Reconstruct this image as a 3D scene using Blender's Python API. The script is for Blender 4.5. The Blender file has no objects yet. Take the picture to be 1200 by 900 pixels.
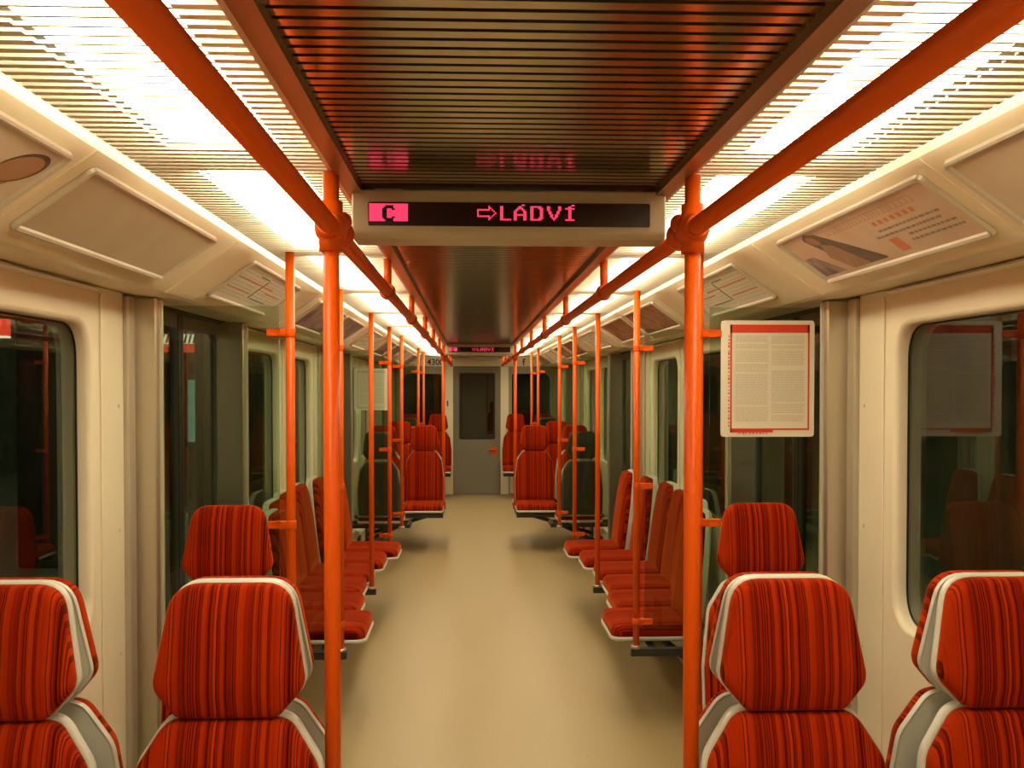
import bpy, bmesh, math, random
from mathutils import Vector, Matrix
from mathutils.geometry import tessellate_polygon
random.seed(7)
PI = math.pi
SC = bpy.context.scene
COL = SC.collection

# ------------------------------------------------------------------ camera, world, exposure
F = 1167.0
cam_d = bpy.data.cameras.new('camera')
cam = bpy.data.objects.new('camera', cam_d); COL.objects.link(cam)
cam_d.sensor_width = 36; cam_d.lens = 36*F/1200
PITCH = math.radians(-1.2)
cam.location = (-0.086, 0, 1.61)
cam.rotation_euler = (PI/2+PITCH, 0, -math.atan(48/F))
cam_d.shift_y = (4 + F*math.tan(-PITCH))/1200
cam_d.clip_start = 0.02; cam_d.clip_end = 200
SC.camera = cam
w = bpy.data.worlds.new('world'); SC.world = w; w.use_nodes = True
w.node_tree.nodes['Background'].inputs[0].default_value = (.02, .022, .018, 1)
w.node_tree.nodes['Background'].inputs[1].default_value = 0.25
SC.view_settings.view_transform = 'Standard'
SC.view_settings.look = 'None'
SC.view_settings.gamma = 1
SC.view_settings.use_curve_mapping = False
SC.view_settings.exposure = 0.6
LAMP = 8.5                       # luminous ceiling panels
LAMP_COL = (1.0, .885, .62)

# ------------------------------------------------------------------ materials
def mat(name, col, rough=.5, metal=0, emit=None, estr=0, spec=.5, bump=0, bscale=200, var=0, vscale=8):
    m = bpy.data.materials.new(name); m.use_nodes = True
    nt = m.node_tree; b = nt.nodes['Principled BSDF']
    b.inputs['Base Color'].default_value = (*col, 1)
    b.inputs['Roughness'].default_value = rough
    b.inputs['Metallic'].default_value = metal
    b.inputs['Specular IOR Level'].default_value = spec
    if emit:
        b.inputs['Emission Color'].default_value = (*emit, 1)
        b.inputs['Emission Strength'].default_value = estr
    if bump or var:
        tc = nt.nodes.new('ShaderNodeTexCoord')
    if var:
        n = nt.nodes.new('ShaderNodeTexNoise'); n.inputs['Scale'].default_value = vscale
        n.inputs['Detail'].default_value = 5
        r = nt.nodes.new('ShaderNodeValToRGB')
        r.color_ramp.elements[0].position = .3; r.color_ramp.elements[1].position = .7
        r.color_ramp.elements[0].color = (*[c*(1-var) for c in col], 1)
        r.color_ramp.elements[1].color = (*[min(1, c*(1+var)) for c in col], 1)
        nt.links.new(tc.outputs['Object'], n.inputs['Vector'])
        nt.links.new(n.outputs['Fac'], r.inputs['Fac'])
        nt.links.new(r.outputs['Color'], b.inputs['Base Color'])
    if bump:
        n2 = nt.nodes.new('ShaderNodeTexNoise'); n2.inputs['Scale'].default_value = bscale
        bp = nt.nodes.new('ShaderNodeBump'); bp.inputs['Strength'].default_value = bump
        bp.inputs['Distance'].default_value = .002
        nt.links.new(tc.outputs['Object'], n2.inputs['Vector'])
        nt.links.new(n2.outputs['Fac'], bp.inputs['Height'])
        nt.links.new(bp.outputs['Normal'], b.inputs['Normal'])
    return m

def glass_mat(name, tint, ior=1.5, rough=0.0):
    m = bpy.data.materials.new(name); m.use_nodes = True
    nt = m.node_tree; nt.nodes.clear()
    o = nt.nodes.new('ShaderNodeOutputMaterial'); mx = nt.nodes.new('ShaderNodeMixShader')
    t = nt.nodes.new('ShaderNodeBsdfTransparent'); g = nt.nodes.new('ShaderNodeBsdfGlossy')
    f = nt.nodes.new('ShaderNodeFresnel')
    t.inputs[0].default_value = (*tint, 1); g.inputs[0].default_value = (.9, .9, .9, 1)
    g.inputs['Roughness'].default_value = rough; f.inputs[0].default_value = ior
    geo = nt.nodes.new('ShaderNodeNewGeometry'); inv = nt.nodes.new('ShaderNodeMath'); inv.operation = 'SUBTRACT'
    inv.inputs[0].default_value = 1.0; nt.links.new(geo.outputs['Backfacing'], inv.inputs[1])
    mu = nt.nodes.new('ShaderNodeMath'); mu.operation = 'MULTIPLY'
    nt.links.new(f.outputs[0], mu.inputs[0]); nt.links.new(inv.outputs[0], mu.inputs[1])
    nt.links.new(mu.outputs[0], mx.inputs[0]); nt.links.new(t.outputs[0], mx.inputs[1])
    nt.links.new(g.outputs[0], mx.inputs[2]); nt.links.new(mx.outputs[0], o.inputs[0])
    return m

def fabric():
    m = bpy.data.materials.new('striped_fabric'); m.use_nodes = True
    nt = m.node_tree; N = nt.nodes; L = nt.links; b = N['Principled BSDF']
    b.inputs['Roughness'].default_value = .9; b.inputs['Specular IOR Level'].default_value = .06
    b.inputs['Sheen Weight'].default_value = .5; b.inputs['Sheen Roughness'].default_value = .35
    b.inputs['Sheen Tint'].default_value = (1, .18, .02, 1)
    tc = N.new('ShaderNodeTexCoord'); sp = N.new('ShaderNodeSeparateXYZ')
    L.new(tc.outputs['Object'], sp.inputs[0])
    def stripes(scale, seedv):
        mm = N.new('ShaderNodeMath'); mm.operation = 'MULTIPLY_ADD'
        mm.inputs[1].default_value = scale; mm.inputs[2].default_value = seedv
        L.new(sp.outputs['X'], mm.inputs[0])
        fl = N.new('ShaderNodeMath'); fl.operation = 'FLOOR'; L.new(mm.outputs[0], fl.inputs[0])
        wn = N.new('ShaderNodeTexWhiteNoise'); wn.noise_dimensions = '1D'; L.new(fl.outputs[0], wn.inputs['W'])
        return wn.outputs['Value']
    a = stripes(135, 40.3); c = stripes(430, 11.7)
    r = N.new('ShaderNodeValToRGB'); r.color_ramp.interpolation = 'CONSTANT'
    els = [(0, (.21, .010, .001)), (.22, (.36, .023, .001)), (.5, (.28, .015, .001)), (.72, (.43, .033, .001)), (.9, (.12, .005, .001))]
    r.color_ramp.elements[0].position = 0; r.color_ramp.elements[0].color = (*els[0][1], 1)
    r.color_ramp.elements[1].position = els[1][0]; r.color_ramp.elements[1].color = (*els[1][1], 1)
    for p, cc in els[2:]:
        e = r.color_ramp.elements.new(p); e.color = (*cc, 1)
    L.new(a, r.inputs['Fac'])
    r2 = N.new('ShaderNodeValToRGB'); r2.color_ramp.interpolation = 'CONSTANT'
    r2.color_ramp.elements[0].position = 0; r2.color_ramp.elements[0].color = (.22, .16, .16, 1)
    r2.color_ramp.elements[1].position = .16; r2.color_ramp.elements[1].color = (.85, .75, .7, 1)
    e = r2.color_ramp.elements.new(.4); e.color = (1, 1, 1, 1)
    L.new(c, r2.inputs['Fac'])
    mx = N.new('ShaderNodeMix'); mx.data_type = 'RGBA'; mx.blend_type = 'MULTIPLY'; mx.inputs['Factor'].default_value = .8
    L.new(r.outputs[0], mx.inputs['A']); L.new(r2.outputs[0], mx.inputs['B'])
    L.new(mx.outputs['Result'], b.inputs['Base Color'])
    n2 = N.new('ShaderNodeTexNoise'); n2.inputs['Scale'].default_value = 700
    bp = N.new('ShaderNodeBump'); bp.inputs['Strength'].default_value = .35; bp.inputs['Distance'].default_value = .001
    L.new(tc.outputs['Object'], n2.inputs['Vector']); L.new(n2.outputs['Fac'], bp.inputs['Height'])
    L.new(bp.outputs['Normal'], b.inputs['Normal'])
    return m

def picture_mat(name, cols, scale=3.0, seed=0.0, rough=.35):
    # printed picture: soft coloured patches
    m = bpy.data.materials.new(name); m.use_nodes = True
    nt = m.node_tree; N = nt.nodes; L = nt.links; b = N['Principled BSDF']
    b.inputs['Roughness'].default_value = rough
    tc = N.new('ShaderNodeTexCoord'); mp = N.new('ShaderNodeMapping')
    mp.inputs['Location'].default_value = (seed, seed*.7, 0); mp.inputs['Scale'].default_value = (1, 1, 1)
    n = N.new('ShaderNodeTexNoise'); n.inputs['Scale'].default_value = scale; n.inputs['Detail'].default_value = 2
    n.inputs['Distortion'].default_value = 1.2
    r = N.new('ShaderNodeValToRGB')
    k = len(cols)
    for i, c in enumerate(cols):
        p = .3 + .4*i/(max(1, k-1))
        if i < 2:
            e = r.color_ramp.elements[i]; e.position = p
        else:
            e = r.color_ramp.elements.new(p)
        e.color = (*c, 1)
    L.new(tc.outputs['Object'], mp.inputs[0]); L.new(mp.outputs[0], n.inputs['Vector'])
    L.new(n.outputs['Fac'], r.inputs['Fac']); L.new(r.outputs[0], b.inputs['Base Color'])
    return m

M = {}
M['cream'] = mat('cream_wall_paint', (.86, .77, .58), .30, bump=.02, bscale=60)
M['cove'] = mat('cream_cove_plastic', (.88, .77, .54), .30)
M['floor'] = mat('speckled_floor_vinyl', (.39, .285, .135), .42, var=.06, vscale=90, bump=.03, bscale=300)
M['orange'] = mat('orange_enamel', (.76, .095, .0005), .34, spec=.3)
M['fabric'] = fabric()
M['shell'] = mat('pale_grey_seat_shell', (.62, .60, .52), .3)
M['backshell'] = mat('dark_grey_seat_back', (.075, .075, .06), .4)
M['dark'] = mat('dark_steel', (.03, .028, .025), .4)
M['strip'] = mat('glossy_white_strip', (.9, .86, .76), .12)
M['steel'] = mat('brushed_steel', (.60, .55, .46), .28, metal=.9)
M['pillar'] = mat('grey_beige_pillar', (.55, .49, .38), .35, metal=.35)
M['doorleaf'] = mat('dark_door_leaf', (.07, .07, .055), .4)
M['alu'] = mat('aluminium_frame', (.72, .67, .56), .3, metal=.45)
M['bronze'] = mat('bronze_slats', (.40, .31, .17), .17, metal=.85)
M['bronze_dark'] = mat('bronze_groove', (.03, .018, .01), .5)
M['beam'] = mat('bronze_beam', (.26, .15, .07), .35, metal=.5)
M['slat'] = mat('pale_louvre', (.80, .74, .60), .4)
M['slatback'] = mat('louvre_backing', (.10, .09, .06), .6)
M['lamp'] = mat('luminous_diffuser', (.9, .88, .8), .5, emit=LAMP_COL, estr=LAMP)
M['sign'] = mat('sign_housing', (.50, .42, .28), .4)
M['screen'] = mat('sign_screen', (.018, .002, .003), .25)
M['led'] = mat('red_led', (.2, .0, .02), .5, emit=(1.0, .045, .12), estr=.95)
M['ledp'] = mat('pink_led', (.2, .0, .02), .5, emit=(1.0, .05, .14), estr=.72)
M['glass'] = glass_mat('window_glass', (.66, .74, .66), 1.7)
M['pglass'] = glass_mat('partition_glass', (.80, .86, .78), 1.4)
M['rubber'] = mat('black_rubber', (.012, .012, .012), .5)
M['greydoor'] = mat('grey_cab_door', (.19, .175, .125), .4)
M['greywall'] = mat('grey_end_panel', (.33, .32, .25), .4)
M['paper'] = mat('paper', (.74, .68, .55), .5)
M['red'] = mat('red_print', (.68, .045, .015), .5)
M['ink'] = mat('grey_print', (.30, .27, .21), .6)
M['lightink'] = mat('pale_print', (.56, .51, .41), .6)
M['black'] = mat('black_print', (.02, .02, .02), .5)
M['blank'] = picture_mat('blank_card', [(.50, .40, .27), (.60, .50, .34)], 2.0)
M['palesalmon'] = mat('pale_salmon_print', (.62, .33, .20), .5)
M['green'] = mat('green_line', (.05, .20, .07), .5)
M['salmon'] = mat('salmon_line', (.65, .22, .10), .5)

# ------------------------------------------------------------------ mesh helpers
class MB:
    def __init__(s): s.v = []; s.f = []; s.smooth = []
    def add(s, vs, fs, smooth=False, T=None):
        n = len(s.v)
        for p in vs:
            p = Vector(p)
            if T is not None: p = T @ p
            s.v.append(p)
        for f in fs:
            s.f.append([i+n for i in f]); s.smooth.append(smooth)
    def box(s, x0, x1, y0, y1, z0, z1, T=None):
        vs = [(x, y, z) for z in (z0, z1) for y in (y0, y1) for x in (x0, x1)]
        s.add(vs, [(0, 2, 3, 1), (4, 5, 7, 6), (0, 1, 5, 4), (2, 6, 7, 3), (0, 4, 6, 2), (1, 3, 7, 5)], T=T)
    def tube(s, pts, r, n=16, caps=True):
        pts = [Vector(p) for p in pts]; k = len(pts)
        rs = r if isinstance(r, (list, tuple)) else [r]*k
        vs = []; up = None
        for i, p in enumerate(pts):
            d = (pts[min(i+1, k-1)]-pts[max(i-1, 0)]).normalized()
            if up is None:
                a = Vector((0, 0, 1)) if abs(d.z) < .9 else Vector((1, 0, 0))
                up = (a - d*a.dot(d)).normalized()
            else:
                up = (up - d*up.dot(d)).normalized()
            q = d.cross(up)
            for j in range(n):
                t = 2*PI*j/n
                vs.append(p + (up*math.cos(t)+q*math.sin(t))*rs[i])
        fs = [(i*n+j, i*n+(j+1) % n, (i+1)*n+(j+1) % n, (i+1)*n+j) for i in range(k-1) for j in range(n)]
        s.add(vs, fs, True)
        if caps:
            s.add(vs[:n], [tuple(range(n))[::-1]]); s.add(vs[-n:], [tuple(range(n))])
    def ball(s, c, r, sx=1, sy=1, sz=1, n=14, m=9):
        vs = [(c[0], c[1], c[2]+r*sz)]
        for i in range(1, m):
            a = PI*i/m
            for j in range(n):
                b = 2*PI*j/n
                vs.append((c[0]+r*sx*math.sin(a)*math.cos(b), c[1]+r*sy*math.sin(a)*math.sin(b), c[2]+r*sz*math.cos(a)))
        vs.append((c[0], c[1], c[2]-r*sz)); e = len(vs)-1
        fs = [(0, 1+j, 1+(j+1) % n) for j in range(n)]
        for i in range(m-2):
            for j in range(n):
                a = 1+i*n+j; b = 1+i*n+(j+1) % n
                fs.append((a, a+n, b+n, b))
        fs += [(e, 1+(m-2)*n+(j+1) % n, 1+(m-2)*n+j) for j in range(n)]
        s.add(vs, fs, True)
    def rings(s, rings, cap0=True, cap1=True, smooth=True):
        n = len(rings[0]); vs = [p for r in rings for p in r]
        fs = [(i*n+j, i*n+(j+1) % n, (i+1)*n+(j+1) % n, (i+1)*n+j) for i in range(len(rings)-1) for j in range(n)]
        s.add(vs, fs, smooth)
        if cap0: s.add(rings[0], [tuple(range(n))[::-1]], smooth)
        if cap1: s.add(rings[-1], [tuple(range(n))], smooth)
    def extrude_profile(s, prof, y0, y1, mirror=1, closed=True):
        # prof: (x,z) list, extruded along y
        k = len(prof)
        vs = [(x*mirror, y0, z) for x, z in prof]+[(x*mirror, y1, z) for x, z in prof]
        rng = range(k if closed else k-1)
        s.add(vs, [(i, (i+1) % k, k+(i+1) % k, k+i) for i in rng])
        if closed: s.add(vs, [tuple(range(k)), tuple(range(2*k-1, k-1, -1))])
    def build(s, name, m, parent=None, loc=None, bevel=0):
        me = bpy.data.meshes.new(name)
        me.from_pydata([tuple(p) for p in s.v], [], s.f)
        bm = bmesh.new(); bm.from_mesh(me)
        for f, sm in zip(bm.faces, s.smooth): f.smooth = sm
        bmesh.ops.remove_doubles(bm, verts=bm.verts, dist=1e-5)
        bmesh.ops.recalc_face_normals(bm, faces=bm.faces)
        bm.to_mesh(me); bm.free()
        me.materials.append(m)
        o = bpy.data.objects.new(name, me); COL.objects.link(o)
        if loc is not None: o.location = loc
        if parent: o.parent = parent
        if bevel:
            b = o.modifiers.new('bevel', 'BEVEL'); b.width = bevel; b.segments = 2; b.limit_method = 'ANGLE'
            b.angle_limit = math.radians(40)
        return o

def tag(o, label=None, cat=None, group=None, kind=None):
    if label: o['label'] = label
    if cat: o['category'] = cat
    if group: o['group'] = group
    if kind: o['kind'] = kind
    return o
def empty(name, loc, rz=0):
    o = bpy.data.objects.new(name, None); COL.objects.link(o)
    o.empty_display_size = .1; o.location = loc; o.rotation_euler = (0, 0, rz)
    return o
def struct(o): o['kind'] = 'structure'; return o
def copy_tree(o, parent=None):
    c = o.copy(); COL.objects.link(c)
    if parent: c.parent = parent
    for ch in list(o.children): copy_tree(ch, c)
    return c
def side(s): return 'left' if s < 0 else 'right'

def round_poly(pts, n=5):
    # pts: (x, y, radius) -> list of 2D points with rounded corners
    out = []; k = len(pts)
    for i in range(k):
        p = Vector(pts[i][:2]); r = pts[i][2]
        a = Vector(pts[i-1][:2])-p; b = Vector(pts[(i+1) % k][:2])-p
        if r <= 0: out.append((p.x, p.y)); continue
        la, lb = a.length, b.length; a.normalize(); b.normalize()
        ang = a.angle(b); d = min(r/math.tan(ang/2), la*.49, lb*.49)
        p0 = p+a*d; p1 = p+b*d
        for j in range(n+1):
            t = j/n
            q = p0*(1-t)**2+p*2*t*(1-t)+p1*t*t
            out.append((q.x, q.y))
    return out
def inset(poly, d):
    # offset a 2D polygon inward (d>0) along vertex normals, counter-clockwise or clockwise
    k = len(poly); area = sum(poly[i][0]*poly[(i+1) % k][1]-poly[(i+1) % k][0]*poly[i][1] for i in range(k))
    sg = 1 if area > 0 else -1; out = []
    for i in range(k):
        a = Vector(poly[i-1]); p = Vector(poly[i]); b = Vector(poly[(i+1) % k])
        t1 = (p-a); t2 = (b-p)
        if t1.length < 1e-7: t1 = t2
        if t2.length < 1e-7: t2 = t1
        t1.normalize(); t2.normalize(); t = (t1+t2)
        if t.length < 1e-6: t = t1
        t.normalize(); nrm = Vector((-t.y, t.x))*sg
        m = max(.5, t.dot(t1))
        q = p+nrm*(d/m); out.append((q.x, q.y))
    return out

# ------------------------------------------------------------------ dimensions (car centre x = 0, y = distance from the camera)
U = 1.22                # inner wall
Z_TOP = 1.916           # top of side wall
Y0, Y1 = -1.9, 14.9
DOORS = [(3.40, 4.68), (7.50, 8.79), (11.60, 12.87)]
BAYS = [(Y0, 3.40), (4.68, 7.50), (8.79, 11.60), (12.87, Y1)]
WINS = [[(.96, 1.83), (2.15, 3.02)], [(5.08, 5.95), (6.27, 7.14)], [(9.16, 10.03), (10.35, 11.22)], [(13.25, 14.2)]]

# ---- floor
b = MB(); b.box(-U-.12, U+.12, Y0-.1, Y1+.1, -.08, 0); struct(b.build('floor', M['floor']))

# ---- side walls with rounded window openings
def rrect(y0, y1, z0, z1, r, n=8):
    return round_poly([(y0, z0, r), (y1, z0, r), (y1, z1, r), (y0, z1, r)], n)
def wall_mesh(mb, s, y0, y1, z0, z1, holes, T=.10):
    outer = [(y0, z0), (y1, z0), (y1, z1), (y0, z1)]
    for u, hs, flip in ((U, [inset(h, -.014) for h in holes], 0), (U+T, holes, 1)):
        loops = [outer]+hs
        tris = tessellate_polygon([[Vector((p[0], p[1], 0)) for p in l] for l in loops])
        flat = [p for l in loops for p in l]
        mb.add([(s*u, p[0], p[1]) for p in flat], [tuple(t) for t in tris])
    for h in holes:
        g = inset(h, -.014); mid = inset(h, -.004)
        rings = [[(s*U, y, z) for y, z in g], [(s*(U+.006), y, z) for y, z in mid], [(s*(U+.018), y, z) for y, z in h], [(s*(U+T), y, z) for y, z in h]]
        mb.rings(rings, False, False, True)
    mb.add([(s*U, y0, z0), (s*U, y1, z0), (s*U, y1, z1), (s*U, y0, z1), (s*(U+T), y0, z0), (s*(U+T), y1, z0), (s*(U+T), y1, z1), (s*(U+T), y0, z1)],
           [(0, 1, 5, 4), (1, 2, 6, 5), (2, 3, 7, 6), (3, 0, 4, 7)])
wn = 0
for s in (-1, 1):
    for bi, (a, c) in enumerate(BAYS):
        holes = [rrect(y0, y1, .885, 1.80, .11) for y0, y1 in WINS[bi]]
        mb = MB()
        e0 = a+.07 if bi else a; e1 = c-.10 if bi < 3 else c
        wall_mesh(mb, s, e0, e1, 0, Z_TOP, holes)
        wo = mb.build('wall_'+side(s), M['cream']); struct(wo)
        # shallow vertical ribs pressed into the panel beside each window
        rb = MB()
        ribs = [y for y0, y1 in WINS[bi] for y in (y0-.085, y1+.085) if e0+.02 < y < e1-.02]
        for y in ribs:
            rb.extrude_profile([(0, 0)], 0, 0) if False else rb.box(s*U if s > 0 else -U, s*(U-.006), y-.012, y+.012, .02, Z_TOP-.02)
        if ribs: rb.build('wall_rib', M['cream'], wo, bevel=.004)
        for y in ribs:
            pass
        sc = MB()
        for y in (e1-.045, e0+.045):
            for z in (.35, .75, 1.15, 1.55): sc.ball((s*(U-.001), y, z), .006, .5, 1, 1, 8, 5)
        sc.build('wall_screws', M['alu'], wo)
        for y0, y1 in WINS[bi]:
            wn += 1
            pane = MB(); pane.box(s*(U+.045), s*(U+.051), y0-.02, y1+.02, .865, 1.82)
            po = struct(pane.build('window_%d' % wn, M['glass']))
            h = rrect(y0, y1, .885, 1.80, .11); g = MB(); gi = inset(h, .005)
            g.rings([[(s*(U+.040), y, z) for y, z in h], [(s*(U+.040), y, z) for y, z in gi], [(s*(U+.0447), y, z) for y, z in gi]], False, False, False)
            g.build('window_gasket', M['rubber'], po)
# doorway lintels and thresholds
tn = 0
def trim(mb, m, bevel=0):
    global tn
    tn += 1
    return struct(mb.build('trim_%d' % tn, m, bevel=bevel))
for s in (-1, 1):
    for (a, c) in DOORS:
        mb = MB(); mb.box(s*(U+.02), s*(U+.10), a-.1, c+.07, 1.90, 2.0); trim(mb, M['rubber'])
        mb = MB(); mb.box(s*(U-.06), s*(U+.10), a, c, 0, .006); trim(mb, M['steel'])
# door pillars: pale channel plus the brushed post that carries the glass partition
for s in (-1, 1):
    for (a, c) in DOORS:
        for (p0, p1, q0, q1) in ((a-.10, a-.03, a-.03, a+.035), (c+.035, c+.07, c-.035, c+.035)):
            mb = MB(); mb.box(s*(U-.018), s*(U+.10), p0+.003, p1, 0, Z_TOP-.006); trim(mb, M['pillar'], .006)
            mb = MB(); mb.box(s*(U-.088), s*(U+.10), q0, q1, 0, Z_TOP-.006); trim(mb, M['steel'], .008)

# sliding doors
dn = 0
for s in (-1, 1):
    for (a, c) in DOORS:
        dn += 1
        d = struct(empty('door_%d' % dn, (s*(U+.045), (a+c)/2, 0)))
        w_ = (c-a-.07)/2
        for k in (-1, 1):
            y0, y1 = sorted((k*.004, k*w_))
            hole = rrect(y0+.032, y1-.032, .36, 1.85, .05)
            lb = MB()
            outer = [(y0, .01), (y1, .01), (y1, 1.90), (y0, 1.90)]
            for xo in (-.016, .016):
                tris = tessellate_polygon([[Vector((p[0], p[1], 0)) for p in l] for l in (outer, hole)])
                lb.add([(xo, p[0], p[1]) for p in outer+hole], [tuple(t) for t in tris])
            lb.rings([[(-.016, y, z) for y, z in hole], [(.016, y, z) for y, z in hole]], False, False, False)
            lb.rings([[(-.016, y, z) for y, z in outer], [(.016, y, z) for y, z in outer]], False, False, False)
            leaf = lb.build('door_leaf', M['doorleaf'], d)
            g = MB(); g.box(-.003, .003, y0+.02, y1-.02, .345, 1.865); g.build('door_glass', M['glass'], leaf)
            r = MB(); ye = k*.004; r.box(-.02, .02, min(ye, ye+k*.03), max(ye, ye+k*.03), .01, 1.90); r.build('door_seal', M['rubber'], leaf)

# ---- ceiling: solid shell, central dark panel, coves
b = MB(); b.box(-U-.12, U+.12, Y0-.1, Y1+.1, 2.13, 2.2); struct(b.build('ceiling', M['slatback']))
PIT = .0335
b = MB(); b.box(-.33, .33, Y0, Y1-.3, 2.062, 2.07)
cg = empty('ceiling_grille', (0, Y0, 2.05)); tag(cg, 'dark bronze slatted centre strip of the ceiling above the aisle', 'ceiling panel')
b.build('backing_tray', M['bronze_dark'], cg).matrix_parent_inverse = Matrix.Translation((0, -Y0, -2.05))
b = MB(); y = Y0
while y < Y1-.33:
    if not (2.17 < y < 2.30):
        b.box(-.325, .325, y, y+PIT*.66, 2.052, 2.058)
    y += PIT
o = b.build('slats', M['bronze'], cg); o.matrix_parent_inverse = Matrix.Translation((0, -Y0, -2.05))
tag(o, 'bronze reflective ceiling slats', kind='stuff')
for s in (-1, 1):
    b = MB(); b.extrude_profile([(.325, 2.062), (.325, 2.036), (.358, 2.036), (.358, 2.10), (.330, 2.10)], Y0, Y1-.05, s); trim(b, M['beam'])
    b = MB(); b.extrude_profile([(.3585, 2.10), (.3585, 2.044), (.372, 2.044), (.372, 2.10)], Y0, Y1-.05, s); trim(b, M['alu'])
    b = MB(); b.extrude_profile([(.802, 2.13), (.802, 2.088), (.808, 2.070), (.828, 2.0555), (1.025, 1.917), (1.040, 1.908), (1.062, 1.904), (U-.006, Z_TOP+.002), (U+.10, Z_TOP+.002), (U+.10, 2.13)], Y0, Y1, s)
    trim(b, M['cove'])
    for (a, c) in BAYS:   # bright aluminium rail at the top of each wall panel
        b = MB(); b.extrude_profile([(U-.001, Z_TOP-.006), (U-.012, Z_TOP-.006), (U-.016, Z_TOP-.010), (U-.001, Z_TOP-.018)], a+.25, c-.34, s); trim(b, M['strip'])
    # raised joints across the cove, between the advertising frames
    cb = (1.97, 6.07, 10.17)
    jy = []
    for q in cb: jy += [q-1.19, q, q+1.19]
    jy += [13.0, 14.5, 4.62-4.1+.0]
    for y in jy:
        b = MB()
        b.extrude_profile([(.808, 2.0655), (.8265, 2.0525), (1.0235, 1.9145), (1.039, 1.905), (1.045, 1.915), (.83, 2.066)], y-.006, y+.006, s)
        trim(b, M['cove'])
# ---- end walls
b = MB(); b.box(-U-.1, U+.1, Y0-.08, Y0, 0, 2.13); struct(b.build('wall_back', M['cream']))
def xz_wall(mb, y0, y1, x0, x1, z0, z1, holes):
    outer = [(x0, z0), (x1, z0), (x1, z1), (x0, z1)]
    for y in (y0, y1):
        tris = tessellate_polygon([[Vector((p[0], p[1], 0)) for p in l] for l in [outer]+holes])
        flat = [p for l in [outer]+holes for p in l]
        mb.add([(p[0], y, p[1]) for p in flat], [tuple(t) for t in tris])
    for h in holes+[outer]:
        mb.rings([[(x, y0, z) for x, z in h], [(x, y1, z) for x, z in h]], False, False, False)
mb = MB()
ww = [round_poly([(s*.525, .90, .03), (s*1.10, .90, .10), (s*1.10, 1.815, .12), (s*.525, 1.815, .03)], 6) for s in (-1, 1)]
dh = [(-.355, .002), (.355, .002), (.355, 1.925), (-.355, 1.925)]
xz_wall(mb, Y1, Y1+.08, -U, U, .001, 1.925, ww+[dh]); struct(mb.build('wall_front', M['greywall']))
b = MB(); b.box(-U, U, Y1-.006, Y1+.08, 1.926, 2.075); tb = trim(b, M['cream'])
for s in (-1, 1):
    b = MB(); b.box(s*.355, s*.475, Y1-.012, Y1-.001, .01, 1.92); trim(b, M['cream'])
    b = MB(); b.box(s*.495, s*1.14, Y1-.012, Y1-.001, .02, .80); trim(b, M['cream'])
    wn += 1
    g = MB(); g.box(s*.51, s*1.115, Y1+.04, Y1+.046, .88, 1.83); struct(g.build('window_%d' % wn, M['glass']))
    b = MB(); b.box(s*.49, s*1.14, Y1+.25, Y1+.26, .8, 1.95); trim(b, M['rubber'])
# cab door
dn += 1
cd = struct(empty('door_%d' % dn, (0, Y1, 0)))
mb = MB(); dw = round_poly([(-.252, .845, .02), (.262, .845, .02), (.262, 1.815, .02), (-.252, 1.815, .02)], 4)
xz_wall(mb, .0, .035, -.352, .352, .008, 1.92, [dw]); mb.build('door_leaf', M['greydoor'], cd)
b = MB(); b.box(-.262, .272, .012, .018, .835, 1.825); b.build('door_glass', M['glass'], cd)
b = MB(); b.rings([[(x, -.004, z) for x, z in inset(dw, -.012)], [(x, -.004, z) for x, z in inset(dw, .012)], [(x, .012, z) for x, z in inset(dw, .012)]], False, False, False)
b.build('window_frame', M['rubber'], cd)
b = MB(); b.box(.22, .30, -.012, .0, .60, .72); b.tube([(.285, -.03, .675), (.17, -.035, .675)], .012); b.tube([(.27, 0, .675), (.27, -.035, .675)], .012)
b.build('door_handle', M['orange'], cd)
b = MB(); b.box(-.35, .35, Y1+.9, Y1+.92, .2, 1.95); trim(b, M['rubber'])
# car number on the band over the end windows
def text_obj(txt, size, m, loc, rot, parent=None, align='CENTER', ext=.0006, name='lettering', bold=0):
    cu = bpy.data.curves.new(name, 'FONT'); cu.body = txt; cu.size = size; cu.extrude = ext
    cu.align_x = align; cu.offset = bold
    tmp = bpy.data.objects.new('tmp', cu); COL.objects.link(tmp)
    bpy.context.view_layer.update()
    me = bpy.data.meshes.new_from_object(tmp.evaluated_get(bpy.context.evaluated_depsgraph_get()))
    bpy.data.objects.remove(tmp)
    me.materials.clear(); me.materials.append(m)
    o = bpy.data.objects.new(name, me); COL.objects.link(o)
    o.location = loc; o.rotation_euler = rot
    if parent: o.parent = parent
    return o
tag(text_obj('4300', .125, M['black'], (-.615, Y1-.0075, 1.945), (PI/2, 0, 0), name='car_number', bold=.002),
    'black car number lettering on the cream band left of the door', 'lettering')
tag(text_obj('f', .14, M['black'], (.70, Y1-.0075, 1.945), (PI/2, 0, 0), name='car_letter', bold=.003),
    'single black letter on the cream band right of the door', 'lettering')
b = MB(); b.box(-.445, -.425, Y1-.03, Y1-.012, 1.33, 1.41); b.tube([(-.435, Y1-.03, 1.37), (-.43, Y1-.055, 1.345)], .008)
tag(b.build('emergency_switch', M['dark'], bevel=.003), 'small black switch on the cream post left of the cab door', 'switch')

# baseboards: heater casings along the walls
for s in (-1, 1):
    for bi, (a, c) in enumerate(BAYS):
        b = MB(); b.extrude_profile([(U-.001, .002), (U-.08, .002), (U-.10, .03), (U-.10, .24), (U-.06, .28), (U-.001, .28)], a+.05 if bi else a, c-.12 if bi < 3 else c-.02, s)
        struct(b.build('baseboard_'+side(s), M['cream']))

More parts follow.
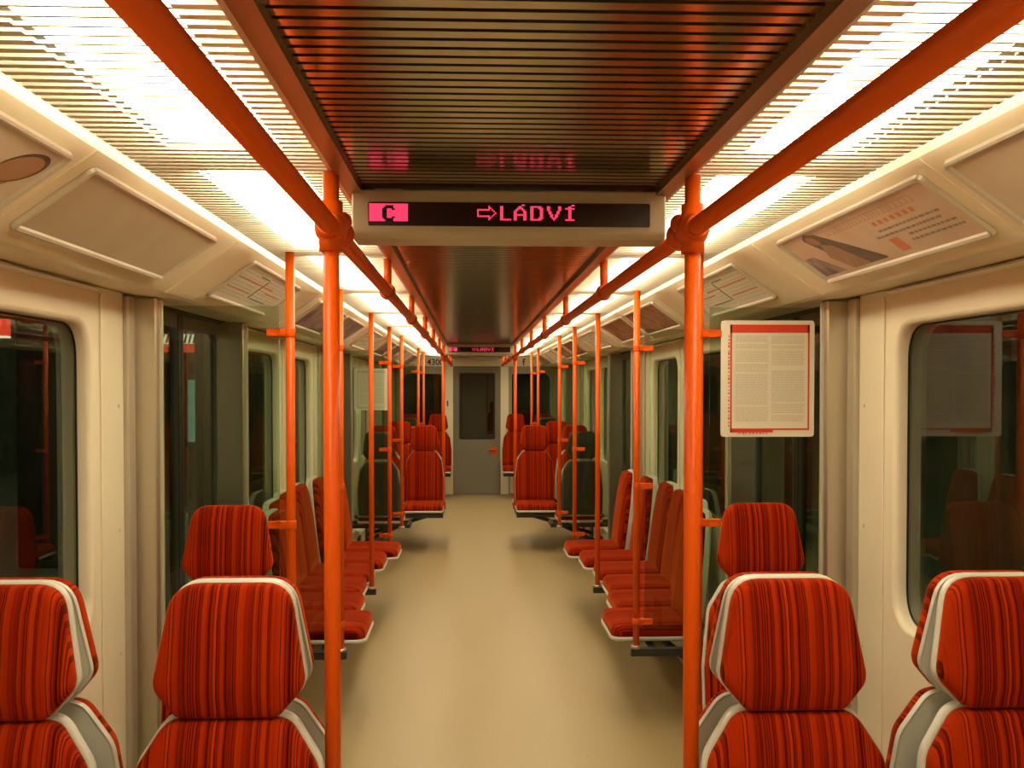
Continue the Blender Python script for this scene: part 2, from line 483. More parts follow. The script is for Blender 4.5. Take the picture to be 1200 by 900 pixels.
# ------------------------------------------------------------------ ceiling lights
MOD = 1.367
def light_proto():
    r = empty('ceiling_light', (0, 0, 0))
    L_ = MOD-.0005
    b = MB(); b.box(.373, .801, 0, L_, 2.1195, 2.126); b.build('housing', M['slatback'], r)
    b = MB(); b.extrude_profile([(.448, 2.119), (.448, 2.084), (.456, 2.076), (.652, 2.076), (.66, 2.084), (.66, 2.119)], .10, L_-.10); b.build('diffuser', M['lamp'], r)
    b = MB(); n = 41; P_ = MOD/n
    for i in range(n):
        y = .002+i*P_
        lit = .10 < y+.01 < L_-.10
        b.box(.373, .444, y, y+P_*.5, 2.066, 2.071)
        if lit: b.box(.444, .661, y, y+.006, 2.066, 2.071)
        else: b.box(.444, .661, y, y+P_*.5, 2.066, 2.071)
        b.box(.661, .7645, y, y+P_*.5, 2.066, 2.071)
    tag(b.build('louvre', M['slat'], r), kind='stuff')
    return r
ORD = ['first', 'second', 'third', 'fourth', 'fifth', 'sixth', 'seventh', 'eighth', 'ninth', 'tenth', 'eleventh', 'twelfth']
proto = light_proto()
first = True
for s in (-1, 1):
    for k in range(-2, 9):
        y = 2.03+MOD*k
        if first and s < 0: o = proto; first = False
        else: o = copy_tree(proto)
        o.location = (0, y + (MOD-.0005 if s < 0 else 0), 0)
        o.rotation_euler = (0, 0, PI if s < 0 else 0)
        if k < 0: w_ = 'nearest to the viewer' if k == -2 else 'overhead just in front of the near orange pole'
        else: w_ = '%s one beyond the near orange pole' % ORD[k]
        tag(o, 'louvred luminous ceiling panel, %s row, %s' % (side(s), w_), 'ceiling light', 'ceiling lights')

# ------------------------------------------------------------------ handrails and poles
RU, RZ, RR = .368, 1.934, .0165
PY = [2.03+MOD*k for k in range(9)]
for s in (-1, 1):
    r = empty('handrail', (s*RU, Y0+.1, RZ))
    tag(r, 'long orange overhead grab rail above the %s edge of the aisle' % side(s), 'handrail', 'overhead rails')
    oy = Y0+.1
    b = MB(); b.tube([(0, 0, 0), (0, 14.2-oy, 0)], .0185, 20); b.build('rail', M['orange'], r)
    for k, y in enumerate(PY):
        pole = k in (0, 6)
        yy = y-oy
        b = MB()
        if pole:
            b.ball((0, yy, 0), .034, 1, 1.15, 1.1)
            b.tube([(0, yy-.045, 0), (0, yy-.03, 0), (0, yy+.03, 0), (0, yy+.075, 0)], [.022, .027, .027, .023], 16)
            b.ball((s*-.004, yy+.10, 0), .032, 1.0, .9, 1.0)
            b.tube([(0, yy, -.05), (0, yy, .05)], .024, 16)
            b.ball((-s*.016, yy+.055, .02), .02); b.ball((s*.016, yy+.06, -.022), .018)
        else:
            b.ball((0, yy, 0), .028, 1, 1.2, 1)
            b.tube([(0, yy-.045, 0), (0, yy+.045, 0)], .0235, 16)
        b.build('joint', M['orange'], r)
        if not pole:
            b = MB(); b.tube([(0, yy, .005), (0, yy, 2.045-RZ)], .0135, 14)
            b.build('hanger', M['orange'], r)
    b = MB(); b.ball((0, 14.2-oy, 0), .026); b.tube([(0, 14.2-oy, 0), (0, 14.2-oy, 2.045-RZ)], .015); b.build('end_bracket', M['orange'], r)
    for k in (0, 6):
        p = empty('grab_pole', (s*RU, PY[k], 0))
        tag(p, 'thick orange upright pole joined to the grab rail, %s side, %s' % (side(s), 'nearest to the viewer' if k == 0 else 'beside the far back-to-back seats'), 'pole', 'aisle poles')
        b = MB(); b.tube([(0, 0, .384), (0, 0, 2.043)], RR, 20); b.build('pole', M['orange'], p)
        b = MB(); b.tube([(0, 0, .368), (0, 0, .386)], .026, 18); b.build('foot_flange', M['orange'], p)

PU = .697
WHERE = {3.40: 'on the near side of the nearest doorway', 4.68: 'at the near end of the bench seats', 7.50: 'at the far end of the bench seats',
         8.79: 'on the far side of the middle doorway', 11.60: 'on the near side of the farthest doorway', 12.87: 'on the far side of the farthest doorway'}
def outer_pole(s, y, brackets, dirn=0):
    p = empty('grab_pole', (s*PU, y, 0))
    b = MB(); b.tube([(0, 0, .385), (0, 0, 2.07)], .0155, 18); b.build('pole', M['orange'], p)
    b = MB(); b.tube([(0, 0, .372), (0, 0, .386)], .026, 16); b.build('foot_flange', M['steel'], p)
    for z in brackets:
        b = MB(); b.box(*sorted((s*.012, s*.034)), -.012, .012, z-.013, z+.013); b.box(*sorted((s*.034, s*.078)), -.012, -.0035, z-.013, z+.013); b.box(*sorted((s*.034, s*.078)), .0035, .012, z-.013, z+.013); b.tube([(0, 0, z-.016), (0, 0, z+.016)], .0185, 16)
        b.build('glass_clamp', M['orange'], p, bevel=.004)
    return p
for s in (-1, 1):
    for (a, c) in DOORS:
        for y in (a, c):
            p = outer_pole(s, y, (1.795, 1.144, .50))
            tag(p, 'orange glass-screen pole, %s side, %s' % (side(s), WHERE[y]), 'pole', 'poles holding glass screens')
            g = empty('glass_screen', (s*.92, y, 0))
            b = MB(); x0, x1 = sorted((s*(.735-.92), s*(1.134-.92))); b.box(x0, x1, -.003, .003, .46, 1.885); b.build('pane', M['pglass'], g)
            b = MB(); b.box(*sorted((s*(1.122-.92), s*(1.1315-.92))), -.008, .008, .44, 1.90); b.build('edge_channel', M['alu'], g)
            tag(g, 'clear glass draught screen, %s side, %s' % (side(s), WHERE[y]), 'screen', 'glass draught screens')
    p = outer_pole(s, 6.13, ())
    tag(p, 'orange upright pole standing in front of the middle of the %s bench' % side(s), 'pole', 'bench middle poles')

# ------------------------------------------------------------------ destination signs
def led_mesh(rows, ox, oz, p, b, y):
    for r, row in enumerate(rows):
        for c, ch in enumerate(row):
            if ch == '#':
                x = ox+c*p; z = oz-r*p
                b.box(x-p*.42, x+p*.42, y-.001, y, z-p*.42, z+p*.42)
ARROW = ["............", ".......#....", ".......##...", "########.#..", "#.........#.", "#..........#", "#.........#.", "########.#..", ".......##...", ".......#...."]
L_ = [".......", "##.....", "##.....", "##.....", "##.....", "##.....", "##.....", "##.....", "##.....", "#######"]
A_ = [".....##.", "...##...", "..####..", ".##..##.", "##....##", "##....##", "########", "##....##", "##....##", "##....##"]
D_ = ["........", "#######.", "##...###", "##....##", "##....##", "##....##", "##....##", "##....##", "##...###", "#######."]
V_ = [".........", "##.....##", "##.....##", "##.....##", ".##...##.", ".##...##.", "..##.##..", "..##.##..", "...###...", "....#...."]
I_ = ["....##", "..##..", "######", "..##..", "..##..", "..##..", "..##..", "..##..", "..##..", "######"]
C_ = ["........", "..#####.", ".######.", "###...##", "###.....", "###.....", "###.....", "###.....", "###...##", ".######.", "..#####."]
def sign_proto(y, z_off=0, hw=.347):
    t = empty('destination_sign', (0, y, 1.937))
    b = MB(); b.extrude_profile([(0, 0)], 0, 0) if False else None
    # housing: box with chamfered lower edge
    prof = [(-.0, .0), (.10, .012), (.10, .108), (0, .108), (-.0, .018)]
    pts = [(0.012, .0), (.11, .0), (.11, .108), (.0, .108), (.0, .014)]
    k = len(pts); vs = [(x, yy, z) for x in (-hw, hw) for yy, z in pts]
    b.add(vs, [tuple(range(k)), tuple(range(2*k-1, k-1, -1))]+[(i, (i+1) % k, k+(i+1) % k, k+i) for i in range(k)])
    b.build('housing', M['sign'], t, bevel=.004)
    b = MB(); h = round_poly([(-.311, .028, .004), (.311, .028, .004), (.311, .080, .004), (-.311, .080, .004)], 3)
    b.rings([[(x, .001, z) for x, z in h], [(x, -.002, z) for x, z in h]], True, True, False); sc = b.build('screen', M['screen'], t)
    p = .00353; b = MB(); oz = .0745
    x = -.0705
    for g, cx in ((ARROW, 0), (L_, 14.3), (A_, 22.8), (D_, 33.2), (V_, 43.6), (I_, 55.0)): led_mesh(g, x+cx*p, oz, p, b, -.003)
    b.build('destination_lettering', M['led'], sc)
    b = MB()
    for r in range(11):
        for c in range(24):
            rr, cc = r, c-8
            if 0 <= cc < 8 and C_[rr][cc] == '#': continue
            X = -.307+c*p; Z = oz-r*p; b.box(X-p*.47, X+p*.47, -.004, -.003, Z-p*.47, Z+p*.47)
    b.build('line_letter_panel', M['ledp'], sc)
    for sx in (-1, 1):
        b = MB(); b.box(sx*.27-.03, sx*.27+.03, .02, .09, .1085, .1135); b.build('mounting_foot', M['steel'], t)
    return t
s1 = sign_proto(2.205)
tag(s1, 'near destination display with pink dot lettering hanging under the ceiling', 'sign', 'destination signs')
s2 = copy_tree(s1); s2.location.y = 10.08
tag(s2, 'small far destination display hanging above the far end of the aisle', 'sign', 'destination signs')

# ------------------------------------------------------------------ seats
TILT = math.tan(math.radians(7))
HEAD = round_poly([(-.114, 1.220, .062), (.114, 1.220, .062), (.149, 1.022, .045), (.098, .964, .03), (-.098, .964, .03), (-.149, 1.022, .045)], 6)
BODY = round_poly([(-.118, .961, .05), (.118, .961, .05), (.176, .87, .08), (.198, .68, .06), (.196, .45, .02), (-.196, .45, .02), (-.198, .68, .06), (-.176, .87, .08)], 6)
BBODY = round_poly([(-.14, .995, .07), (.14, .995, .07), (.195, .80, .08), (.212, .62, .05), (.205, .45, .02), (-.205, .45, .02), (-.212, .62, .05), (-.195, .80, .08)], 6)
def lean(z, top): return -(top-z)*TILT
def pad(outl, y_back, t, top, bulge=.012):
    b = MB()
    rr = [(0.003, 0), (0, -.2), (0, -.62), (.004, -.82), (.011, -.94), (.022, -1.0), (.045, -1.0-bulge/t*.7), (.075, -1.0-bulge/t)]
    R = []
    for ins, d in rr:
        R.append([(x, y_back+d*t+lean(z, top), z) for x, z in (inset(outl, ins) if ins < .03 else shrink(outl, ins))])
    b.rings(R, True, True, True); return b
def shrink(outl, d):
    cx = sum(p[0] for p in outl)/len(outl); cz = (min(p[1] for p in outl)+max(p[1] for p in outl))/2
    hx = max(p[0] for p in outl)-cx; hz = max(p[1] for p in outl)-cz
    return [(cx+(x-cx)*(hx-d)/hx, cz+(z-cz)*(hz-d)/hz) for x, z in outl]
def shell_part(b, outl, grow, y0, y1, top):
    g = inset(outl, -grow); g2 = inset(outl, -grow+.006)
    R = [[(x, y1+lean(z, top), z) for x, z in g2], [(x, y1+.004+lean(z, top), z) for x, z in g], [(x, y0+.002+lean(z, top), z) for x, z in g], [(x, y0+lean(z, top), z) for x, z in g2]]
    b.rings(R, True, True, False)
def cushion(w, y0, y1, z0, z1):
    o = round_poly([(-w, y1, .02), (w, y1, .02), (w+.004, y0, .055), (-w-.004, y0, .055)], 6)
    b = MB()
    def zz(y, z): return z - .012*max(0, (y1-y)/(y1-y0)-.55)
    R = []
    for ins, z in ((.006, z0), (0, z0+.012), (0, z1-.03), (.006, z1-.012), (.018, z1-.002), (.05, z1+.003), (.09, z1+.004)):
        oo = inset(o, ins) if ins < .03 else [(x*(w-ins)/w, (y1+y0)/2+(y-(y1+y0)/2)*(abs(y1-y0)/2-ins)/(abs(y1-y0)/2)) for x, y in o]
        R.append([(x, y, zz(y, z)) for x, y in oo])
    b.rings(R, True, True, True); return b
def seat_proto(kind):
    t = empty('bench_chair' if kind == 'bench' else 'passenger_chair', (0, 0, 0))
    if kind == 'bench':
        top, outl = .995, BBODY
        b = MB(); shell_part(b, outl, .007, -.030, -.004, top); sh = b.build('shell', M['shell'], t, bevel=.003)
        pad(outl, -.029, .045, top).build('backrest', M['fabric'], t)
        yb, yf, w = -.10, -.50, .205
    else:
        top, outl = 1.220, BODY
        b = MB(); shell_part(b, HEAD, .002 if kind == 'rim' else -.012, -.016, -.002, top); shell_part(b, BODY, .006 if kind == 'rim' else .003, -.020, -.002, top)
        b.box(-.07, .07, -.045, -.03, .94, 1.05)
        sh = b.build('shell', M['shell'], t, bevel=.003)
        pad(HEAD, -.015, .048, top, .014).build('headrest', M['fabric'], t)
        pad(BODY, -.019, .047, top, .012).build('backrest', M['fabric'], t)
        if kind == 'dark':
            b = MB(); g = shrink(HEAD, .008); R = [[(x, -.004+lean(z, top), z) for x, z in g], [(x, .008+lean(z, top), z) for x, z in shrink(HEAD, .012)], [(x, .012+lean(z, top), z) for x, z in shrink(HEAD, .03)]]
            b.rings(R); b.build('head_back_panel', M['backshell'], t)
            b = MB(); R = [[(x, -.004+lean(z, top), z) for x, z in shrink(BODY, .008)], [(x, .008+lean(z, top), z) for x, z in shrink(BODY, .012)], [(x, .012+lean(z, top), z) for x, z in shrink(BODY, .03)]]
            b.rings(R); b.build('rear_panel', M['backshell'], t)
        yb, yf, w = -.135, -.55, .197
    cushion(w, yf, yb, .405, .468).build('seat_cushion', M['fabric'], t)
    b = MB(); o = round_poly([(-w-.006, yb+.02, .02), (w+.005, yb+.02, .02), (w+.007, yf-.006, .06), (-w-.007, yf-.006, .06)], 6)
    b.rings([[(x, y, .386) for x, y in inset(o, .012)], [(x, y, .392) for x, y in o], [(x, y, .408) for x, y in o]]); b.build('seat_pan', M['shell'], t)
    b = MB()
    for sx in (-.12, .12): b.box(sx-.015, sx+.015, yf+.07, yb+.02, .368, .388)
    b.build('mounting_bracket', M['dark'], t)
    return t
SPROTO = {}
def seat(kind, x, y, rz, label, group):
    if kind in SPROTO: o = copy_tree(SPROTO[kind])
    else: o = seat_proto(kind); SPROTO[kind] = o
    o.location = (x, y, 0); o.rotation_euler = (0, 0, rz)
    return tag(o, label, 'seat', group)
def support(s, y, x_in, lab, e0=-.15, e1=.15):
    # cantilever frame carrying transverse seats: cross beam, wall plate and diagonal strut
    t = empty('cantilever_support', (s*U, y, 0)); tag(t, lab, 'seat frame', 'cantilever seat frames')
    L = U-x_in
    b = MB()
    for yy in (-.13, .13): b.box(*sorted((-s*.002, -s*L)), yy-.018, yy+.018, .335, .3675)
    b.box(*sorted((-s*(L-.03), -s*L)), e0, e1, .335, .3675); b.build('cross_beam', M['dark'], t)
    b = MB(); b.tube([(-s*.105, 0, .16), (-s*(L*.80), 0, .333)], .018, 12); b.build('strut', M['dark'], t)
    b = MB(); b.box(*sorted((-s*.1005, -s*.115)), -.10, .10, .10, .24); b.build('wall_plate', M['dark'], t)
    return t
for s in (-1, 1):
    sd = side(s)
    for nm, yc, near in (('near', 2.03, True), ('far', 10.232, False)):
        for u, pos in ((.562, 'aisle'), ((1.008 if near else .984), 'window')):
            seat('rim' if near else 'plain', s*u, yc-.001, 0, ('big striped red %s seat nearest the viewer on the %s, facing the camera' if near else 'red %s seat in the far part on the %s, facing the camera back-to-back') % (pos, sd), 'transverse seats facing the camera')
            seat('rim' if near else 'plain', s*u, yc+.001, PI, 'red %s seat backing onto the %s %s seat, facing away' % (pos, nm, sd), 'transverse seats facing away')
        support(s, yc-.37, .36, 'dark frame under the %s seats facing the camera, %s side' % (nm, sd), e1=.369)
        support(s, yc+.37, .36, 'dark frame under the %s seats facing away, %s side' % (nm, sd), e0=-.369)
    seat('plain', s*.885, 3.355, 0, 'single striped red seat in front of the near glass screen on the %s' % sd, 'single seats')
    support(s, 3.02, .64, 'dark frame under the single seat before the near %s doorway' % sd)
    seat('dark', s*.905, 8.84, PI, 'grey-backed seat facing away beyond the middle doorway on the %s' % sd, 'single seats')
    support(s, 9.18, .64, 'dark frame under the grey-backed seat beyond the middle doorway, %s' % sd)
    seat('plain', s*.905, 11.55, 0, 'single red seat facing the camera before the farthest doorway on the %s' % sd, 'single seats')
    support(s, 11.2, .64, 'dark frame under the single seat before the farthest doorway, %s' % sd)
    seat('dark', s*.905, 12.92, PI, 'grey-backed seat facing away beyond the farthest doorway on the %s' % sd, 'single seats')
    support(s, 13.26, .64, 'dark frame under the grey-backed seat beyond the farthest doorway, %s' % sd)
    for u, pos in ((.57, 'aisle'), (.985, 'window')):
        seat('plain', s*u, 14.72, 0, 'red %s seat against the end wall, %s of the cab door' % (pos, sd), 'end wall seats')
    support(s, 14.36, .38, 'dark frame under the seats at the end wall, %s side' % sd)
    # longitudinal bench
    fr = [.592, .682, .735, .74, .672, .608]
    for i in range(6):
        u = fr[i]; ub = min(U-.004, u+.50)
        a = 0
        seat('bench', s*ub, 4.95+.46*i, (PI/2 if s < 0 else -PI/2), '%s side bench seat, %s from the near end' % (sd, ORD[i] if i else 'the one nearest the camera, first'), 'seats of the long side benches')
    t = empty('bench_support', (s*U, 6.1, 0)); tag(t, 'dark steel rail carrying the six seats of the %s bench' % sd, 'seat frame', 'bench frames')
    b = MB()
    for uu in (.78, 1.02): b.box(*sorted((-s*(U-uu-.02), -s*(U-uu+.02))), -1.40, 1.40, .335, .3675)
    b.build('long_rail', M['dark'], t)
    b = MB()
    for yy in (-1.42, 0.03, 1.40):
        b = MB(); b.box(*sorted((-s*.003, -s*(U-.67))), yy-.02, yy+.02, .337, .3715); b.build('cross_arm', M['dark'], t)
    for yy in (-1.0, 1.0):
        b = MB(); b.tube([(-s*.105, yy, .14), (-s*.36, yy, .335)], .018, 12); b.build('strut', M['dark'], t)

# ------------------------------------------------------------------ notices on the glass screens
def notice(s, x0, x1, z0, z1, y, label, rows, bm_='red'):
    t = empty('notice', ((x0+x1)/2, y, z0)); tag(t, label, 'notice', 'notices on glass screens')
    W = (x1-x0)/2; H = z1-z0
    b = MB(); h = round_poly([(-W, 0, .012), (W, 0, .012), (W, H, .012), (-W, H, .012)], 4)
    b.rings([[(x, 0, z) for x, z in h], [(x, -.004, z) for x, z in h]], True, True, False); b.build('sheet', M['paper'], t)
    b = MB(); y0 = -.0047; y1 = -.0041
    a, c, d, e = -W+.032, W-.017, .015, H-.014
    b.box(a, c, y0, y1, e-.028, e); b.box(a, a+.006, y0, y1, d, e); b.box(c-.006, c, y0, y1, d+.008, e)
    b.box(a, a+.15, y0, y1, d, d+.014); b.box(a+.15, c, y0, y1, d+.008, d+.014)
    for i in range(26):
        z = d+.02+i*(e-d-.05)/26; b.box(a-.007, a-.002, y0, y1, z, z+random.uniform(.003, .01))
    for i in range(9):
        x = a+.03+i*.012; b.box(x, x+random.uniform(.004, .009), y0, y1, d-.005, d-.001)
    b.build('printed_border', M[bm_], t)
    b = MB()
    n = rows
    for cidx in (0, 1):
        xa = a+.018 if cidx == 0 else (a+c)/2+.006; xb = (a+c)/2-.006 if cidx == 0 else c-.018
        for i in range(n):
            z = e-.042-i*(e-d-.075)/n
            if random.random() < .10: continue
            x = xa
            while x < xb-.004:
                wd = random.uniform(.004, .014); x2 = min(xb, x+wd)
                b.box(x, x2, y0, y1, z, z+(e-d)/n*.42); x = x2+.0022
            
    tag(b.build('small_print', M['lightink'], t), kind='stuff')
    return t
notice(1, .772, 1.097, 1.44, 1.84, 3.395, 'white notice with red border and two columns of small print on near right glass', 52)
notice(-1, -1.112, -.815, 1.41, 1.775, 8.785, 'pale notice sheet on the far left glass screen beyond the middle doorway', 30, 'lightink')

# ------------------------------------------------------------------ advertising frames in the coves
P0 = Vector((.834, 0, 2.0514)); P1 = Vector((1.006, 0, 1.9302))
SL = (P1-P0).length
def ad_frame(s, y0, y1, label, face, cat='advertising frame', extra=None):
    # local: X along the car (to far end), Y down the slope, Z out of the cove
    down = (P1-P0).normalized(); down = Vector((down.x*s, 0, down.z))
    along = Vector((0, 1, 0)); out = Vector((-abs(down.z)*s, 0, -abs(down.x)))
    out = Vector((-s*abs(down.z), 0, -abs(down.x)))
    R = Matrix((along, down, out)).transposed().to_4x4()
    t = empty('framed_poster', (s*P0.x, y0, P0.z)); t.matrix_world = Matrix.Translation((s*P0.x, y0, P0.z)) @ R
    tag(t, label, cat, 'frames along the coves')
    W = y1-y0; H = SL
    def T(mb, name, m, bevel=0): return mb.build(name, m, t, bevel=bevel)
    o = round_poly([(0, 0, .02), (W, 0, .02), (W, H, .02), (0, H, .02)], 4)
    i = inset(o, .016)
    b = MB(); b.rings([[(x, y, .001) for x, y in o], [(x, y, .010) for x, y in inset(o, .002)], [(x, y, .013) for x, y in inset(o, .007)], [(x, y, .010) for x, y in inset(o, .013)], [(x, y, .003) for x, y in i]], False, False, False)
    T(b, 'frame', M['alu'])
    b = MB(); b.rings([[(x, y, .0015) for x, y in inset(o, .012)], [(x, y, .004) for x, y in inset(o, .012)]], True, True, False)
    T(b, 'poster', face)
    if extra: extra(t, W, H, s)
    return t
def poly_part(t, name, m, pts, z0=.0042, z1=.005):
    b = MB(); b.rings([[(x, y, z0) for x, y in pts], [(x, y, z1) for x, y in pts]], True, True, False); return b.build(name, m, t)
def map_extra(t, W, H, s):
    b = MB(); b2 = MB(); b3 = MB()
    for x0, x1 in ((.05, .42), (.46, .70), (.74, .95)):
        for r in range(9):
            y = .03+r*.017
            x = W*x0
            while x < W*x1-.02:
                d = random.uniform(.008, .03); b.box(x, x+d, y, y+.004, .0042, .0048); x += d+.008
    tag(b.build('station_names', M['lightink'], t), kind='stuff')
    for i, (y, xa, xb) in enumerate(((.075, .05, .66), (.13, .05, .42), (.10, .60, .92))):
        b2.box(W*xa, W*xb, y, y+.006, .0048, .0053)
    b2.build('red_lines', M['salmon'], t)
    b3.box(W*.30, W*.46, .04, .045, .0048, .0053); b3.box(W*.50, W*.78, .15, .155, .0048, .0053); b3.box(W*.46, W*.475, .05, .155, .0048, .0053)
    b3.build('green_lines', M['green'], t)
    # small dark slot beside the map frame
    b = MB(); b.box(W+.03, W+.045, .10, SL-.01, -.001, .004); b.build('vent_slot', M['dark'], t)
BROWN = picture_mat('brown_advert', [(.10, .04, .02), (.22, .09, .045), (.42, .22, .12), (.16, .06, .03)], 9, 1.0)
PURPLE = picture_mat('purple_advert', [(.06, .04, .05), (.20, .12, .13), (.34, .25, .22), (.10, .06, .07)], 5, 4.0)
ROSE = picture_mat('rose_advert', [(.60, .38, .26), (.68, .50, .36), (.62, .42, .34)], 2.2, 2.0)
CREAMAD = picture_mat('cream_advert', [(.62, .50, .36), (.70, .60, .44)], 2.5, 6.0)
HAIR = picture_mat('dark_hair_print', [(.05, .03, .02), (.16, .09, .05)], 12, 3)
SKIN = picture_mat('skin_print', [(.30, .13, .06), (.42, .22, .12)], 6, 3)
def ell(cx, cy, rx, ry, n=28, rot=0):
    out = []
    for i in range(n):
        a = 2*PI*i/n; x = rx*math.cos(a); y = ry*math.sin(a)
        out.append((cx+x*math.cos(rot)-y*math.sin(rot), cy+x*math.sin(rot)+y*math.cos(rot)))
    return out
def woman_extra(t, W, H, s):
    # right-hand advert: figure with long hair at the far end, headline and small print at the near end
    far = lambda f: W*f
    poly_part(t, 'printed_hair', HAIR, round_poly([(far(.83), .035, .01), (far(.79), .018, .012), (far(.73), .03, .012), (far(.62), .10, .02), (far(.50), .182, .005), (far(.66), .182, .005), (far(.78), .10, .02)], 4))
    poly_part(t, 'printed_face', SKIN, ell(far(.775), .050, .035, .017, rot=-.3), .005, .0056)
    poly_part(t, 'printed_shoulder', SKIN, round_poly([(far(.76), .07, .01), (far(.70), .09, .01), (far(.62), .182, .004), (far(.74), .182, .004), (far(.80), .12, .01)], 4), .005, .0056)
    poly_part(t, 'printed_purple_corner', PURPLE, [(far(.97), .10), (far(.90), .10), (far(.80), .182), (far(.97), .182)])
    b = MB()
    for r, (xa, xb) in enumerate(((.08, .40), (.10, .44), (.06, .28), (.05, .30))):
        x = W*xa
        while x < W*xb:
            d = random.uniform(.008, .025); b.box(x, x+d, .095+r*.018, .102+r*.018, .0042, .0048); x += d+.006
    tag(b.build('small_print', M['ink'], t), kind='stuff')
    b = MB()
    for r in range(1):
        x = W*.16
        while x < W*.40:
            b.box(x, x+.018, .066, .080, .0042, .0048); x += .034
    b.build('red_squares', M['salmon'], t)
    b = MB(); x = W*.12
    while x < W*.66:
        d = random.choice((.012, .016, .02)); b.box(x, x+.003, .032, .055, .0042, .0047); b.box(x, x+d, .032, .035, .0042, .0047); b.box(x, x+d, .052, .055, .0042, .0047); x += d+.008
    tag(b.build('headline', M['palesalmon'], t), kind='stuff')
    b = MB(); b.box(W*.36, W*.41, .13, .178, .0042, .0048); b.build('red_logo_block', M['salmon'], t)
def hat_extra(t, W, H, s):
    # picture of a leaning figure under an oval hat
    poly_part(t, 'printed_sleeve', HAIR, round_poly([(W*.93, .14, .01), (W*.86, .13, .01), (W*.55, .182, .004), (W*.93, .182, .004)], 4))
    poly_part(t, 'printed_arm', SKIN, round_poly([(W*.93, .08, .02), (W*.86, .08, .02), (W*.72, .12, .02), (W*.60, .18, .004), (W*.80, .18, .004), (W*.92, .12, .02)], 5), .005, .0056)
    poly_part(t, 'printed_hat_brim', HAIR, ell(W*.905, .075, .066, .040, rot=-.45), .0056, .006); poly_part(t, 'printed_hat', SKIN, ell(W*.900, .079, .060, .034, rot=-.45), .006, .0064)
plan = [(.96, 1.92), (2.02, 2.98), (3.49, 4.43), (5.06, 6.02), (6.12, 7.08), (7.59, 8.53), (9.16, 10.12), (10.22, 11.18), (11.69, 12.63), (13.2, 14.3)]
names = ['overhead at the picture edge', 'over the near window', 'above the nearest doorway', 'above the near half of the bench', 'above the far half of the bench', 'above the middle doorway', 'just past the middle doorway', 'before the farthest doorway', 'above the farthest doorway', 'nearest the end wall']
for s in (-1, 1):
    for i, (a, c) in enumerate(plan):
        door = i in (2, 5, 8)
        if door: ad_frame(s, a, c, 'framed line map with coloured lines in the %s cove, %s' % (side(s), names[i]), M['paper'], extra=map_extra)
        elif s < 0 and i == 0: ad_frame(s, a, c, 'framed advert with a figure under an oval hat, left cove, cut by the picture edge', CREAMAD, extra=hat_extra)
        elif s < 0 and i == 1: ad_frame(s, a, c, 'empty beige poster frame in the left cove over the near window', M['blank'])
        elif s > 0 and i == 0: ad_frame(s, a, c, 'pale empty poster frame in the right cove cut by the picture edge', CREAMAD)
        elif s > 0 and i == 1: ad_frame(s, a, c, 'pinkish advert with a long-haired woman in the right cove over the near window', ROSE, extra=woman_extra)
        else:
            ad_frame(s, a, c, 'framed %s picture advert in the %s cove, %s' % ('dark brown' if s > 0 else 'dark purple', side(s), names[i]), BROWN if s > 0 else PURPLE)

# ------------------------------------------------------------------ station outside (seen dimly through the glass)
M['pf'] = mat('platform_tiles', (.22, .22, .16), .4, var=.15, vscale=4)
M['pw'] = mat('station_wall', (.16, .17, .12), .5, var=.3, vscale=3)
M['pcol'] = mat('station_column', (.03, .03, .028), .3)
M['pcol2'] = mat('station_column_grey', (.24, .25, .19), .5)
b = MB(); b.box(-9, -1.45, -4, 30, -.5, -.02); struct(b.build('platform_floor', M['pf']))
b = MB(); b.box(-9.2, -9, -4, 30, -.5, 4); struct(b.build('wall_station_left', M['pw']))
b = MB(); b.box(-9, -1.9, -4, 30, 3.4, 3.5); struct(b.build('ceiling_station', M['pcol2']))
b = MB(); b.box(2.3, 2.5, -4, 30, -.8, 4); struct(b.build('wall_tunnel_right', M['pw']))
b = MB(); b.box(-9.2, 2.5, 30, 30.2, -.8, 4); struct(b.build('wall_station_end', M['pw']))
for i, (x, y) in enumerate(((-2.44, 9.6), (-3.94, 9.3), (-2.9, 13.8), (-2.9, 18.0), (-2.9, 1.2))):
    b = MB(); b.box(x-.22, x+.22, y-.22, y+.22, -.02, 3.4)
    o = b.build('station_column', M['pcol'] if i in (0, 1, 4) else M['pcol2'], bevel=.03)
    tag(o, 'square %s platform column outside the left windows, %s along the train' % ('dark' if i in (0, 1, 4) else 'grey', ('second', 'wall-side second', 'third', 'fourth', 'first')[i]), 'column', 'platform columns')
M['signred'] = mat('red_station_sign', (.7, .05, .02), .4, emit=(1, .07, .03), estr=.9)
M['signwhite'] = mat('white_station_lettering', (.8, .8, .75), .4, emit=(1, .9, .75), estr=1.1)
t = empty('station_sign', (-3.85, 8.0, 2.02)); tag(t, 'red platform sign with white station name outside the near left window', 'sign')
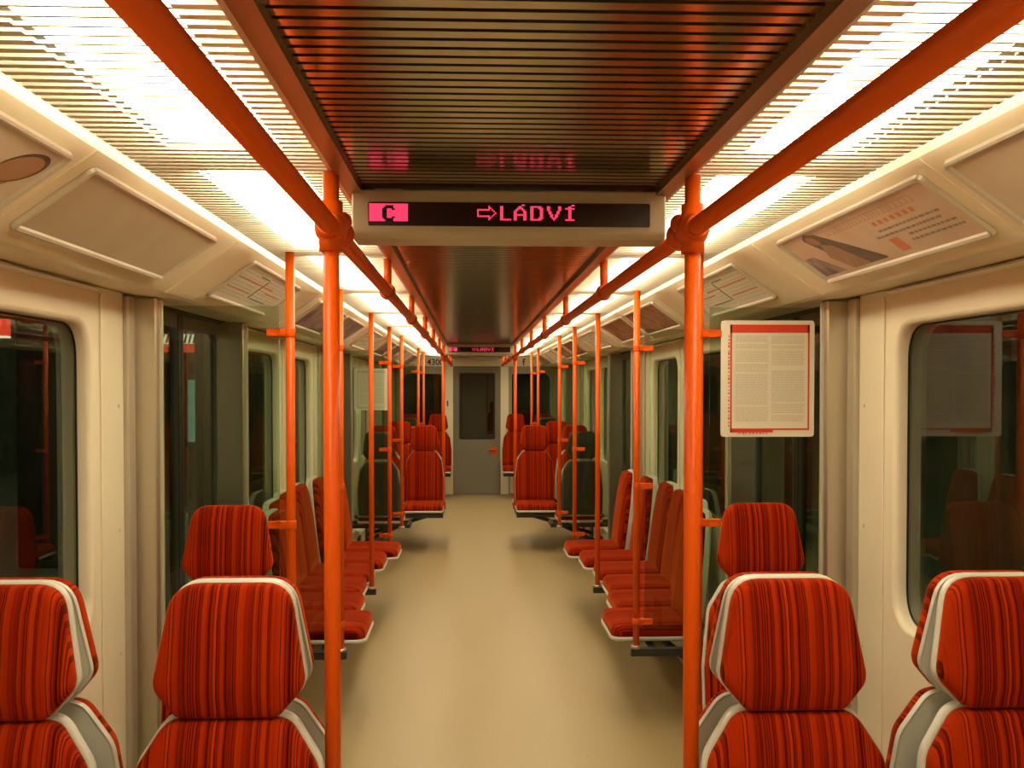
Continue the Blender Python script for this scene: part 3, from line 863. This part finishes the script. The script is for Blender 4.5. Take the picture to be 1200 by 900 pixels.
b = MB(); b.box(-.45, .12, 0, .06, 0, .13); b.build('sign_panel', M['signred'], t)
b = MB(); b.box(-.45, .12, -.002, .058, -.02, -.005); b.build('white_edge', M['signwhite'], t)
text_obj('H\u00e1je', .11, M['signwhite'], (-.04, -.004, .035), (PI/2, 0, 0), t, name='lettering')
b = MB()
for xx in (-.35, .02): b.tube([(xx, .03, .13), (xx, .03, 1.37)], .01)
b.build('hanger_rod', M['pcol'], t)
t = empty('station_sign', (-4.12, 13.5, 2.08)); tag(t, 'red and white striped platform sign seen through the near left doorway', 'sign')
b = MB(); b.box(-.18, .38, 0, .06, 0, .10); b.build('sign_panel', M['signred'], t)
b = MB(); b.box(-.18, .38, 0, .06, .115, .24)
b.build('sign_upper_panel', M['signwhite'], t)
b = MB()
for k in range(9):
    x = -.17+k*.06; b.add([(x, -.003, .12), (x+.03, -.003, .12), (x+.06, -.003, .235), (x+.03, -.003, .235)], [(0, 1, 2, 3)])
b.build('slanting_stripes', M['red'], t)
b = MB()
for xx in (-.1, .3): b.tube([(xx, .03, .24), (xx, .03, 1.32)], .01)
b.build('hanger_rod', M['pcol'], t)
M['board'] = mat('lit_map_board', (.2, .3, .25), .4, emit=(.25, .45, .40), estr=.5, var=.5, vscale=6)
t = empty('information_board', (-4.0, 14.6, 0)); tag(t, 'freestanding lit information board on the platform seen through the left doorway', 'board')
b = MB(); b.box(-.22, .20, 0, .05, .75, 1.80); b.build('board_frame', M['pcol'], t)
b = MB(); b.box(-.18, .16, -.006, -.001, .82, 1.72); b.build('board_face', M['board'], t)
for xx in (-.17, .15):
    b = MB(); b.box(xx-.02, xx+.02, .01, .04, -.02, .75); b.build('leg', M['pcol'], t)
M['plamp'] = mat('platform_tube', (.9, .9, .8), .5, emit=(.9, 1, .75), estr=9)
for k, y in enumerate((2, 7, 12, 17)):
    b = MB(); b.box(-5.6, -5.5, y, y+2.2, 3.32, 3.395)
    tag(b.build('platform_lamp', M['plamp']), 'tube lamp under the station ceiling outside the left windows, %s along the platform' % ORD[k], 'lamp', 'platform tube lamps')
